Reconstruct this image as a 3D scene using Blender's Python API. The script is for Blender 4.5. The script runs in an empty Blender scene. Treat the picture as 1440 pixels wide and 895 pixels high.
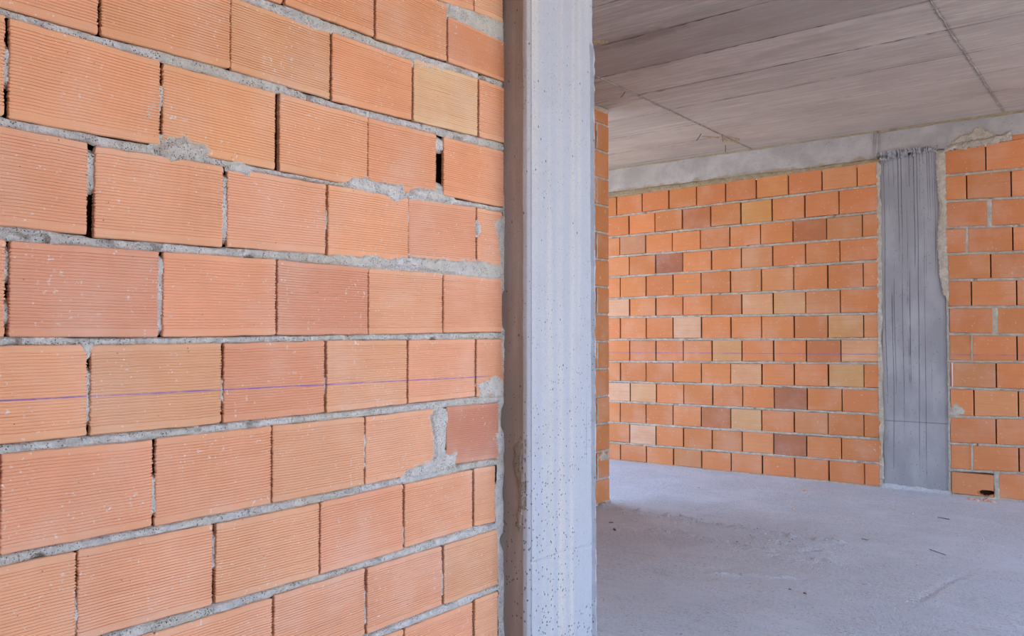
import bpy, math, random
import numpy as np

# ------------------------------------------------------------------ basics
C = bpy.context.scene.collection
rng = np.random.default_rng(11)
random.seed(5)

CEIL = 2.98            # underside of the concrete slab
YF = 7.35              # plane of the far wall
XP = -1.54             # plane of the partition beyond the column


def tag(o, label=None, cat=None, group=None, kind=None):
    if label: o['label'] = label
    if cat: o['category'] = cat
    if group: o['group'] = group
    if kind: o['kind'] = kind
    return o


def hash2(ix, iy, seed):
    h = (ix.astype(np.int64) * 374761393 + iy.astype(np.int64) * 668265263 + seed * 974634777) & 0xFFFFFFFF
    h = ((h ^ (h >> 13)) * 1274126177) & 0xFFFFFFFF
    return ((h ^ (h >> 16)) & 0xFFFF) / 65535.0


def vnoise(x, y, seed=0):
    """smooth value noise in [-1, 1]"""
    x = np.asarray(x, float); y = np.asarray(y, float)
    ix = np.floor(x); iy = np.floor(y)
    fx = x - ix; fy = y - iy
    fx = fx * fx * (3 - 2 * fx); fy = fy * fy * (3 - 2 * fy)
    a = hash2(ix, iy, seed); b = hash2(ix + 1, iy, seed)
    c = hash2(ix, iy + 1, seed); d = hash2(ix + 1, iy + 1, seed)
    return ((a * (1 - fx) + b * fx) * (1 - fy) + (c * (1 - fx) + d * fx) * fy) * 2 - 1


def fnoise(x, y, seed=0, octaves=3):
    s = 0; a = 1; t = 0
    for k in range(octaves):
        s = s + a * vnoise(np.asarray(x) * 2 ** k, np.asarray(y) * 2 ** k, seed + 17 * k); t += a; a *= .5
    return s / t


class MB:
    """collects geometry and links it as ONE mesh object"""
    def __init__(self):
        self.v = []; self.f = []; self.c = []; self.n = 0; self.sm = []

    def add(self, verts, faces, col=(1, 1, 1), smooth=False):
        verts = np.asarray(verts, float)
        self.v.append(verts)
        n = self.n
        self.f.extend([tuple(int(i) + n for i in f) for f in faces])
        self.sm.extend([smooth] * len(faces))
        self.c.append(np.tile(np.array([col[0], col[1], col[2], 1.0]), (len(verts), 1)))
        self.n += len(verts)

    def box(self, x0, x1, y0, y1, z0, z1, col=(1, 1, 1)):
        v = [(x, y, z) for x in (x0, x1) for y in (y0, y1) for z in (z0, z1)]
        f = [(0, 1, 3, 2), (4, 6, 7, 5), (0, 4, 5, 1), (2, 3, 7, 6), (0, 2, 6, 4), (1, 5, 7, 3)]
        self.add(v, f, col)

    def grid(self, P, col=(1, 1, 1), smooth=True, flip=False, mask=None):
        """P: array (n, m, 3)"""
        n, m = P.shape[:2]
        i = np.arange(n - 1)[:, None] * m + np.arange(m - 1)[None, :]
        q = np.stack([i, i + 1, i + m + 1, i + m], -1).reshape(-1, 4)
        if flip: q = q[:, ::-1]
        if mask is not None:
            keep = (mask[:-1, :-1] & mask[1:, :-1] & mask[:-1, 1:] & mask[1:, 1:]).reshape(-1)
            q = q[keep]
        self.add(P.reshape(-1, 3), q.tolist(), col, smooth)

    def build(self, name, mat, parent=None, loc=None):
        me = bpy.data.meshes.new(name)
        v = np.concatenate(self.v)
        if loc is not None: v = v - np.array(loc)
        me.from_pydata(v.tolist(), [], self.f)
        at = me.color_attributes.new('tint', 'FLOAT_COLOR', 'POINT')
        at.data.foreach_set('color', np.concatenate(self.c).astype(np.float32).reshape(-1))
        me.polygons.foreach_set('use_smooth', self.sm)
        me.materials.append(mat)
        me.update()
        o = bpy.data.objects.new(name, me)
        C.objects.link(o)
        if loc is not None: o.location = loc
        if parent: o.parent = parent
        return o


# ------------------------------------------------------------------ materials
class NT:
    """small helper that wires shader nodes"""
    def __init__(self, name, rough=.9):
        self.m = bpy.data.materials.new(name); self.m.use_nodes = True
        self.t = self.m.node_tree; self.t.nodes.clear()
        self.out = self.t.nodes.new('ShaderNodeOutputMaterial')
        self.b = self.t.nodes.new('ShaderNodeBsdfPrincipled')
        self.b.inputs['Roughness'].default_value = rough
        self.b.inputs['Specular IOR Level'].default_value = .2
        self.t.links.new(self.b.outputs[0], self.out.inputs[0])
        g = self.t.nodes.new('ShaderNodeNewGeometry'); self.pos = g.outputs['Position']

    def set(self, sock, v):
        if isinstance(v, bpy.types.NodeSocket): self.t.links.new(v, sock)
        elif isinstance(v, (tuple, list)) and sock.type == 'RGBA' and len(v) == 3: sock.default_value = (*v, 1)
        else: sock.default_value = v

    def math(self, op, a, b=0.0, c=0.0, clamp=False):
        n = self.t.nodes.new('ShaderNodeMath'); n.operation = op; n.use_clamp = clamp
        for s, v in zip(n.inputs, (a, b, c)): self.set(s, v)
        return n.outputs[0]

    def map(self, sc, rot=(0, 0, 0), loc=(0, 0, 0), src=None):
        n = self.t.nodes.new('ShaderNodeMapping')
        self.set(n.inputs[0], src or self.pos)
        n.inputs['Scale'].default_value = sc; n.inputs['Rotation'].default_value = rot; n.inputs['Location'].default_value = loc
        return n.outputs[0]

    def noise(self, scale, detail=4, rough=.55, vec=None, dist=0.0):
        n = self.t.nodes.new('ShaderNodeTexNoise')
        self.set(n.inputs['Vector'], vec or self.pos)
        n.inputs['Scale'].default_value = scale; n.inputs['Detail'].default_value = detail
        n.inputs['Roughness'].default_value = rough; n.inputs['Distortion'].default_value = dist
        return n.outputs[0]

    def voronoi(self, scale, vec=None, feature='F1', rnd=1.0, out='Distance'):
        n = self.t.nodes.new('ShaderNodeTexVoronoi'); n.feature = feature
        self.set(n.inputs['Vector'], vec or self.pos)
        n.inputs['Scale'].default_value = scale; n.inputs['Randomness'].default_value = rnd
        return n.outputs[out]

    def ramp(self, fac, lo, hi, a=0.0, b=1.0, smooth=True):
        n = self.t.nodes.new('ShaderNodeMapRange')
        n.interpolation_type = 'SMOOTHSTEP' if smooth else 'LINEAR'
        self.set(n.inputs[0], fac)
        for i, v in enumerate((lo, hi, a, b)): self.set(n.inputs[i + 1], v)
        return n.outputs[0]

    def mix(self, fac, a, b, mode='MIX'):
        n = self.t.nodes.new('ShaderNodeMix'); n.data_type = 'RGBA'; n.blend_type = mode
        self.set(n.inputs[0], fac); self.set(n.inputs[6], a); self.set(n.inputs[7], b)
        return n.outputs[2]

    def sep(self, vec=None):
        n = self.t.nodes.new('ShaderNodeSeparateXYZ'); self.set(n.inputs[0], vec or self.pos)
        return n.outputs

    def attr(self, name):
        n = self.t.nodes.new('ShaderNodeAttribute'); n.attribute_name = name
        return n.outputs['Color']

    def bump(self, h, dist, strength=1.0, prev=None):
        n = self.t.nodes.new('ShaderNodeBump')
        n.inputs['Strength'].default_value = strength; n.inputs['Distance'].default_value = dist
        self.set(n.inputs['Height'], h)
        if prev: self.set(n.inputs['Normal'], prev)
        return n.outputs[0]

    def done(self, col, normal=None, rough=None):
        self.set(self.b.inputs['Base Color'], col)
        if normal: self.set(self.b.inputs['Normal'], normal)
        if rough is not None: self.set(self.b.inputs['Roughness'], rough)
        return self.m

    def gray(self, v):      # scalar socket -> colour socket
        n = self.t.nodes.new('ShaderNodeCombineColor')
        for i in range(3): self.set(n.inputs[i], v)
        return n.outputs[0]


def mat_brick(name, along, chalk_z, chalk_slope, dust, speck, streak, far):
    """terracotta; 'along' is the axis the courses run on"""
    n = NT(name, .88)
    base = n.attr('tint')
    S = n.sep(); a = S[along]; z = S[2]
    flat = (.6, 1, 1) if along == 1 else (1, .6, 1)
    # cloudy firing tone
    cl = n.noise(5.5, 3, .5)
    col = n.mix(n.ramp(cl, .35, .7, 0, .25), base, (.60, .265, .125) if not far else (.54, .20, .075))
    # pale dusty bloom
    d2 = n.noise(4.5, 3, .55, n.map((1, 1, 1), loc=(3.1, 7.7, 1.3)))
    col = n.mix(n.ramp(d2, .42, .75, 0, dust), col, (.74, .54, .43))
    # extrusion streaks along the brick
    st = n.noise(1.0, 3, .6, n.map((4, 4, 420 if not far else 160)))
    col = n.mix(n.ramp(st, .45, .75, 0, streak), col, (.48, .19, .09))
    # mortar smears and splashes
    sp = n.noise(95 if not far else 40, 2, .5)
    gate = n.noise(9, 2, .5, n.map((1, 1, 1), loc=(9.1, 2.2, 5.5)))
    m = n.math('MULTIPLY', n.ramp(sp, .64, .70), n.ramp(gate, .50, .60), clamp=True)
    col = n.mix(n.math('MULTIPLY', m, speck), col, (.70, .64, .58))
    vo = n.voronoi(55 if not far else 25)
    g3 = n.noise(14, 2, .5, n.map((1, 1, 1), loc=(1.7, 8.2, 3.5)))
    m2 = n.math('MULTIPLY', n.ramp(vo, .15, .09), n.ramp(g3, .42, .56), clamp=True)
    col = n.mix(n.math('MULTIPLY', m2, speck), col, (.72, .58, .48))
    # small dark pits
    pv = n.voronoi(38, n.map((1, 1, 1), loc=(4.2, 1.1, 6.6)))
    g4 = n.noise(11, 2, .5, n.map((1, 1, 1), loc=(6.7, 1.2, 8.5)))
    pit = n.math('MULTIPLY', n.ramp(pv, .07, .04), n.ramp(g4, .52, .58), clamp=True)
    col = n.mix(n.math('MULTIPLY', pit, .7), col, (.14, .06, .03))
    # snapped blue chalk line, about 1.1 m up
    zc = n.math('ADD', n.math('MULTIPLY', a, chalk_slope), chalk_z)
    w = n.noise(6, 2, .5, n.map((1, 1, .0)))
    dz = n.math('ABSOLUTE', n.math('SUBTRACT', z, n.math('ADD', zc, n.math('MULTIPLY', n.math('SUBTRACT', w, .5), .003))))
    wid = .0022 if not far else .0042
    line = n.ramp(dz, wid, wid * .45)
    brk = n.ramp(n.noise(9, 4, .7), .34, .62, .25, .85)
    line = n.math('MULTIPLY', line, brk)
    if not far: line = n.math('MULTIPLY', line, n.ramp(a, 2.13, 2.03))
    col = n.mix(line, col, (.17, .11, .42))
    h = n.noise(160 if not far else 60, 4, .65)
    nrm = n.bump(h, .0012 if not far else .002, .5)
    nrm = n.bump(pit, -.002, .8, nrm)
    return n.done(col, nrm)


def mat_mortar(name, tone=(.50, .46, .41)):
    n = NT(name, .95)
    a = n.noise(22, 4, .6)
    col = n.mix(n.ramp(a, .35, .68), tuple(t * .84 for t in tone), tuple(min(1, t * 1.12) for t in tone))
    big = n.noise(3.2, 3, .5)
    col = n.mix(n.ramp(big, .45, .65, 0, .55), col, (tone[0] * .92, tone[1] * .88, tone[2] * .76))
    pv = n.voronoi(190)
    g = n.noise(30, 3, .6, n.map((1, 1, 1), loc=(5, 5, 5)))
    pit = n.math('MULTIPLY', n.ramp(pv, .34, .18), n.ramp(g, .44, .56), clamp=True)
    col = n.mix(n.math('MULTIPLY', pit, .8), col, (.12, .105, .095))
    h = n.math('ADD', n.noise(130, 5, .7), n.math('MULTIPLY', n.noise(420, 2, .6), .4))
    nrm = n.bump(h, .009, .95)
    nrm = n.bump(pit, -.006, 1.0, nrm)
    return n.done(col, nrm)


def mat_plain(name, col, rough=.9, var=.25, scale=40, bump=.002):
    n = NT(name, rough)
    a = n.noise(scale, 4, .6)
    c = n.mix(n.ramp(a, .3, .7), tuple(x * (1 - var) for x in col), tuple(min(1, x * (1 + var)) for x in col))
    return n.done(c, n.bump(n.noise(scale * 5, 3, .6), bump, .6))


def mat_column():
    n = NT('cast_concrete_smooth', .82)
    S = n.sep()
    # vertical board bands: warm against cool grey
    band = n.noise(1.0, 1, .5, n.map((17, 17, .25)))
    col = n.mix(n.ramp(band, .40, .62), (.455, .475, .515), (.60, .565, .51))
    b2 = n.noise(1.0, 3, .6, n.map((45, 45, .8), loc=(3, 8, 1)))
    col = n.mix(n.ramp(b2, .5, .75, 0, .22), col, (.56, .56, .55))
    cl = n.noise(7, 5, .6)
    col = n.mix(n.ramp(cl, .42, .68, 0, .25), col, (.40, .40, .41))
    fg = n.noise(210, 3, .7)
    col = n.mix(n.ramp(fg, .38, .66, .0, .5), col, (.40, .40, .42))
    fg2 = n.noise(90, 3, .7, n.map((1, 1, .6), loc=(2, 9, 4)))
    col = n.mix(n.ramp(fg2, .56, .72, 0, .45), col, (.33, .33, .35))
    # rusty run-off near the inner corner
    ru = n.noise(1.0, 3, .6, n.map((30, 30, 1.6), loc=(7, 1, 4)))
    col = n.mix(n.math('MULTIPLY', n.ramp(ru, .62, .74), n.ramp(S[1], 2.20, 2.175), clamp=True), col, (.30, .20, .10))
    # brown formwork stain plus painted-in shade on the face turned to the wall
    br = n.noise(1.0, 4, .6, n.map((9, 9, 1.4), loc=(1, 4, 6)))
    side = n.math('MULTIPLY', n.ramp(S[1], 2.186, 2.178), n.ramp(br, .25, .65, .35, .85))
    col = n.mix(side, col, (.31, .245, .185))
    # dark vertical scratches
    sc = n.noise(1.0, 2, .5, n.map((95, 95, 1.1), loc=(2, 6, 9)))
    g = n.noise(3, 2, .5, n.map((1, 1, 1), loc=(8, 3, 2)))
    scr = n.math('MULTIPLY', n.ramp(sc, .71, .76), n.ramp(g, .5, .6), clamp=True)
    col = n.mix(n.math('MULTIPLY', scr, .45), col, (.17, .165, .17))
    # blow holes, denser towards the foot
    pv = n.voronoi(70, n.map((1, 1, .8)))
    g2 = n.noise(6, 3, .6, n.map((1, 1, 1), loc=(2, 2, 7)))
    lim = n.ramp(S[2], 1.5, .2, .13, .25, smooth=False)
    pit = n.math('MULTIPLY', n.ramp(pv, lim, n.math('MULTIPLY', lim, .55)), n.ramp(g2, .40, .52), clamp=True)
    pv2 = n.voronoi(26, n.map((1, 1, .7), loc=(4, 4, 4)))
    pit2 = n.ramp(pv2, .085, .05)
    pit = n.math('MAXIMUM', pit, pit2)
    col = n.mix(n.math('MULTIPLY', pit, .75), col, (.10, .10, .10))
    h = n.noise(120, 4, .65)
    nrm = n.bump(h, .0015, .5)
    nrm = n.bump(pit, -.004, .8, nrm)
    return n.done(col, nrm)


def mat_far_column():
    n = NT('cast_concrete_with_runs', .8)
    S = n.sep()
    cl = n.noise(5, 4, .55, n.map((1, 1, .45)))
    col = n.mix(n.ramp(cl, .35, .68), (.30, .30, .315), (.385, .385, .40))
    seam = n.ramp(n.math('ABSOLUTE', n.math('SUBTRACT', S[2], .557)), .006, .002)
    col = n.mix(n.math('MULTIPLY', seam, .6), col, (.16, .16, .17))
    # dark water runs starting at the head of the column, fewer of them reach the foot
    wob = n.math('MULTIPLY', n.noise(1.0, 1, .5, n.map((3, 3, .8))), .035)
    x = n.math('ADD', S[0], wob)
    cx = n.t.nodes.new('ShaderNodeCombineXYZ'); n.set(cx.inputs[0], x); n.set(cx.inputs[2], n.math('MULTIPLY', S[2], .005))
    runs = n.noise(85, 1, .5, cx.outputs[0])
    lim = n.ramp(S[2], .3, 2.7, .68, .57, smooth=False)
    lim = n.math('ADD', lim, n.math('MULTIPLY', n.math('SUBTRACT', n.noise(7, 3, .6), .5), .16))
    run = n.ramp(runs, lim, n.math('ADD', lim, .035))
    col = n.mix(n.math('MULTIPLY', run, .78), col, (.09, .09, .10))
    pv = n.voronoi(45, n.map((1, 1, .6)))
    g2 = n.noise(6, 3, .6)
    pit = n.math('MULTIPLY', n.ramp(pv, .15, .09), n.ramp(g2, .42, .55), clamp=True)
    col = n.mix(n.math('MULTIPLY', pit, .7), col, (.10, .10, .10))
    nrm = n.bump(n.noise(90, 4, .65), .003, .5)
    return n.done(col, n.bump(pit, -.005, .7, nrm))


def mat_beam():
    n = NT('cast_concrete_beam', .9)
    S = n.sep()
    col = n.mix(n.ramp(n.noise(5, 5, .6), .35, .68), (.36, .34, .325), (.47, .45, .435))
    # ochre laitance along the lower edge and under the slab
    edge = n.math('ADD', n.math('SUBTRACT', S[2], 2.735), n.math('MULTIPLY', n.math('SUBTRACT', n.noise(11, 4, .65), .5), .12))
    col = n.mix(n.ramp(edge, .035, .012, 0, .8), col, (.33, .26, .17))
    pv = n.voronoi(28)
    pit = n.ramp(pv, .10, .06)
    col = n.mix(n.math('MULTIPLY', pit, .6), col, (.12, .11, .11))
    nrm = n.bump(n.noise(70, 5, .65), .004, .6)
    return n.done(col, n.bump(pit, -.005, .7, nrm))


def mat_ceiling():
    n = NT('board_marked_concrete', .85)
    S = n.sep()
    # shuttering boards half a metre wide and two metres long, each with its own tone
    fl = n.math('FLOOR', n.math('DIVIDE', n.math('SUBTRACT', S[1], 4.18), .505))
    bay = n.math('FLOOR', n.math('DIVIDE', n.math('SUBTRACT', S[0], -1.18), 2.01))
    cx = n.t.nodes.new('ShaderNodeCombineXYZ'); n.set(cx.inputs[0], fl); n.set(cx.inputs[1], bay)
    wn = n.t.nodes.new('ShaderNodeTexWhiteNoise'); wn.noise_dimensions = '2D'; n.set(wn.inputs['Vector'], cx.outputs[0])
    tone = wn.outputs['Value']
    col = n.mix(tone, (.34, .312, .265), (.445, .41, .355))
    # wood grain printed along the boards
    gr = n.noise(1.0, 5, .65, n.map((1.4, 24, 1), loc=(0, 0, 0)), .6)
    col = n.mix(n.ramp(gr, .44, .62, 0, .65), col, (.54, .505, .45))
    g2 = n.noise(1.0, 4, .7, n.map((3.5, 62, 1), loc=(4, 2, 0)))
    col = n.mix(n.ramp(g2, .52, .66, 0, .75), col, (.62, .585, .53))
    g3 = n.noise(1.0, 4, .6, n.map((1.2, 3.5, 1), loc=(8, 5, 0)))
    col = n.mix(n.ramp(g3, .46, .66, 0, .5), col, (.30, .26, .23))
    bd = n.math('MULTIPLY', n.math('MULTIPLY', n.ramp(S[1], 3.9, 4.2), n.ramp(S[1], 4.70, 4.68)), n.ramp(S[0], .84, .82))
    col = n.mix(n.math('MULTIPLY', bd, .5), col, (.25, .215, .195))
    col = n.mix(n.math('MULTIPLY', n.ramp(S[1], 5.19, 5.21), .35), col, (.47, .435, .385))
    cl = n.noise(2.0, 4, .6, n.map((1, 1, 1), loc=(3, 3, 3)))
    col = n.mix(n.ramp(cl, .45, .7, 0, .35), col, (.33, .29, .265))
    fy = n.math('FRACT', n.math('DIVIDE', n.math('SUBTRACT', n.math('ADD', S[1], n.math('MULTIPLY', S[0], .018)), 4.176), .505))
    dj = n.math('MULTIPLY', n.math('SUBTRACT', .5, n.math('ABSOLUTE', n.math('SUBTRACT', fy, .5))), .505)
    jt = n.math('MULTIPLY', n.ramp(dj, .008, .003), n.ramp(n.noise(3.2, 4, .75), .34, .58), clamp=True)
    faint = n.math('MULTIPLY', n.ramp(S[1], 5.75, 5.9), n.math('MULTIPLY', n.ramp(S[0], -1.19, -1.17), n.ramp(S[0], .84, .82)))
    jt = n.math('MULTIPLY', jt, n.math('SUBTRACT', 1.0, n.math('MULTIPLY', faint, .9)))
    fx = n.math('MINIMUM', n.math('ABSOLUTE', n.math('ADD', S[0], 1.18)), n.math('ABSOLUTE', n.math('SUBTRACT', S[0], .83)))
    fx = n.math('ADD', fx, n.math('MULTIPLY', n.math('SUBTRACT', n.noise(1.0, 3, .7, n.map((8, 60, 1))), .5), .07))
    col = n.mix(n.ramp(fx, .018, .002, 0, .55), col, (.16, .145, .14))
    col = n.mix(n.math('MULTIPLY', jt, .85), col, (.13, .11, .10))
    # damp dark stain beside the wood scrap
    sv = n.math('SUBTRACT', 1.0, n.ramp(n.voronoi(1.0), 0, 1))
    dx = n.math('MULTIPLY', n.math('ADD', S[0], .62), 1.6); dy = n.math('MULTIPLY', n.math('SUBTRACT', S[1], 4.22), 5.5)
    rr = n.math('SQRT', n.math('ADD', n.math('MULTIPLY', dx, dx), n.math('MULTIPLY', dy, dy)))
    rr = n.math('ADD', rr, n.math('MULTIPLY', n.math('SUBTRACT', n.noise(14, 4, .7), .5), .9))
    col = n.mix(n.ramp(rr, .65, .2, 0, .5), col, (.19, .15, .115))
    sc = n.noise(1.0, 2, .5, n.map((10, 120, 1), rot=(0, 0, .3)))
    col = n.mix(n.ramp(sc, .76, .80, 0, .5), col, (.12, .105, .10))
    nrm = n.bump(gr, .004, .5)
    nrm = n.bump(n.noise(60, 4, .6), .002, .4, nrm)
    return n.done(col, nrm)


def mat_floor():
    n = NT('rough_screed', .92)
    S = n.sep()
    a = n.noise(1.6, 5, .6)
    col = n.mix(n.ramp(a, .35, .68), (.64, .655, .68), (.72, .74, .77))
    tr = n.noise(1.0, 5, .7, n.map((5, 16, 1), rot=(0, 0, .12)))
    col = n.mix(n.ramp(tr, .48, .72, 0, .45), col, (.54, .53, .525))
    du = n.noise(3.5, 4, .6, n.map((1, 1, 1), loc=(3, 7, 0)))
    col = n.mix(n.ramp(du, .5, .7, 0, .5), col, (.66, .65, .64))
    # crumbs and pocks trodden into the surface
    f = n.noise(75, 4, .7)
    g = n.noise(2.6, 3, .6, n.map((1, 1, 1), loc=(9, 1, 4)))
    pk = n.math('MULTIPLY', n.ramp(f, .53, .62), n.ramp(g, .36, .56), clamp=True)
    col = n.mix(n.math('MULTIPLY', pk, .38), col, (.24, .215, .20))
    pv = n.voronoi(22, n.map((1, 2, 1)))
    pt = n.math('MULTIPLY', n.ramp(pv, .16, .08), n.ramp(n.noise(5, 2, .5), .44, .52), clamp=True)
    col = n.mix(n.math('MULTIPLY', pt, .7), col, (.13, .115, .11))
    ds = n.noise(1.0, 3, .65, n.map((26, 75, 1), rot=(0, 0, .08), loc=(5, 3, 0)))
    dg = n.noise(3.1, 3, .6, n.map((1, 1, 1), loc=(1, 8, 2)))
    dm = n.math('MULTIPLY', n.ramp(ds, .57, .66), n.ramp(dg, .42, .58), clamp=True)
    col = n.mix(n.math('MULTIPLY', dm, .5), col, (.27, .245, .235))
    h = n.math('ADD', n.noise(38, 6, .7), n.math('MULTIPLY', n.noise(150, 3, .7), .35))
    nrm = n.bump(h, .03, .85)
    nrm = n.bump(tr, .014, .5, nrm)
    return n.done(col, nrm)


M_near = mat_brick('ribbed_terracotta', 1, 1.1255, -.0047, .30, .75, .25, False)
M_far = mat_brick('smooth_terracotta', 0, 1.107, .0045, .22, .35, .35, True)
M_part = mat_brick('partition_terracotta', 1, -5.0, 0, .22, .35, .35, True)
M_mortar = mat_mortar('grey_mortar', (.76, .72, .66))
M_mortar_far = mat_mortar('sandy_mortar', (.62, .555, .46))
M_ochre = mat_mortar('ochre_paste', (.42, .345, .225))
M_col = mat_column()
M_fcol = mat_far_column()
M_beam = mat_beam()
M_ceil = mat_ceiling()
M_floor = mat_floor()
M_core = mat_plain('dark_joint_core', (.09, .06, .045), .95, .3, 60)
M_shell = mat_plain('bare_terracotta', (.50, .25, .14), .9, .15, 4)
M_ground = mat_plain('trodden_earth', (.42, .36, .29), .95, .25, 2)
M_wood = mat_plain('weathered_pine', (.42, .33, .20), .8, .35, 60)
M_iron = mat_plain('rusty_wire', (.09, .075, .075), .6, .4, 90)
M_steel = mat_plain('grey_steel', (.20, .21, .25), .5, .3, 90)
M_shard = mat_plain('broken_terracotta', (.62, .36, .26), .9, .3, 50)
M_crumb = mat_plain('dark_mortar_crumb', (.17, .13, .115), .95, .3, 70)

# ------------------------------------------------------------------ floor, slab, ground
XL, XR, YB, YE = -3.9, 4.2, -3.0, YF + .35
mb = MB()
gx = np.arange(-2.9, 1.5, .014); gy = np.arange(3.2, 7.36, .014)
X, Y = np.meshgrid(gx, gy, indexing='ij')
Z = .006 * fnoise(X * 1.3, Y * 1.3, 3, 3) + .0022 * fnoise(X * 9, Y * 9, 4, 2) + .0012 * fnoise(X * 32, Y * 40, 6, 2)


def ridge(X, Y, p, q, w, h, seed):
    """low broken ridge of spilt mortar between two points"""
    p = np.array(p); q = np.array(q); d = q - p; L = np.hypot(*d); d = d / L
    t = (X - p[0]) * d[0] + (Y - p[1]) * d[1]
    s = (X - p[0]) * -d[1] + (Y - p[1]) * d[0] + (.03 if h > 0 else .008) * fnoise(t * 4, t * 0, seed, 2)
    inside = np.clip(t / .05, 0, 1) * np.clip((L - t) / .05, 0, 1)
    return h * np.exp(-(s / w) ** 2) * inside * np.clip(.55 + .9 * fnoise(X * 8, Y * 8, seed + 3, 2) + .7 * fnoise(X * 30, Y * 30, seed + 4, 2), 0, 1.6)


for p, q, w, h in (((-1.56, 5.27), (.25, 5.19), .035, .028), ((-.9, 4.86), (.45, 4.72), .04, .018), ((.90, 6.85), (.87, 5.3), .014, -.005),
                   ((.91, 4.95), (.80, 4.2), .012, -.007), ((-.2, 4.1), (.4, 4.4), .03, .012), ((-.35, 5.02), (.25, 4.9), .04, .016), ((.2, 5.15), (.7, 4.9), .05, .007), ((-.05, 4.62), (.15, 5.0), .012, -.010)):
    Z = Z + ridge(X, Y, p, q, w, h, int(abs(p[0]) * 100) + 5)
ex = np.minimum(np.minimum(X - gx[0], gx[-1] - X), np.minimum(Y - gy[0], gy[-1] - Y))
Z = Z * np.clip(ex / .15, 0, 1)
mb.grid(np.stack([X, Y, Z], -1), flip=True)
x0, x1, y0, y1 = gx[0], gx[-1], gy[0], gy[-1]
for a in ((XL, x0, YB, YE), (x1, XR, YB, YE), (x0, x1, YB, y0), (x0, x1, y1, YE)):
    mb.add([(a[0], a[2], 0), (a[1], a[2], 0), (a[1], a[3], 0), (a[0], a[3], 0)], [(0, 1, 2, 3)])
mb.box(XL, XR, YB, YE, -.25, -.03)
fl = mb.build('floor', M_floor)
tag(fl, 'rough pale grey screed floor with trowel marks and crumbs', 'floor', kind='structure')

mb = MB()
mb.box(XL, XR, YB, YE, CEIL, CEIL + .25)


def fin(p, q, w, h, seed, step=.02, z=CEIL):
    """ragged concrete fin squeezed through a shuttering joint"""
    p = np.array(p, float); q = np.array(q, float); L = np.hypot(*(q - p)); n = max(3, int(L / step))
    t = np.linspace(0, 1, n); c = p + (q - p) * t[:, None]
    d = (q - p) / L; nn = np.array([-d[1], d[0]])
    wv = w * (.65 + .5 * vnoise(t * L * 14, t * 0, seed)); hv = h * np.clip(.6 + .7 * vnoise(t * L * 22, t * 0 + 3, seed), .05, 2)
    off = .004 * vnoise(t * L * 7, t * 0 + 9, seed)
    rows = []
    for k, zz in ((-1, .002), (-.5, None), (.5, None), (1, .002)):
        xy = c + nn * (off + k * wv)[:, None]
        rows.append(np.column_stack([xy, (z + .002) * np.ones(n) if zz else z - hv]))
    mb.grid(np.stack(rows, 1), smooth=False)


for k, y in enumerate((3.14, 3.66, 4.18, 4.69, 5.20, 5.67, 6.18, 6.70)):
    fin((-1.18, y + .02), (.83, y - .03), .0035, .005, 20 + k)
    fin((.83, y - .04), (2.9, y - .05), .003, .004, 40 + k)
    fin((-3.2, y + .09), (-1.18, y + .10), .0035, .005, 60 + k)
fin((-1.18, 3.0), (-1.18, 7.34), .007, .008, 81)
fin((.83, 2.0), (.83, 7.2), .007, .008, 82)
ce = mb.build('ceiling', M_ceil)
tag(ce, 'board-marked grey concrete ceiling slab with formwork seams', 'ceiling', kind='structure')

mb = MB(); mb.box(-40, 40, -40, 45, -.9, -.6)
tag(mb.build('ground', M_ground), 'bare earth ground outside the building', 'ground', kind='structure')

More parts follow.
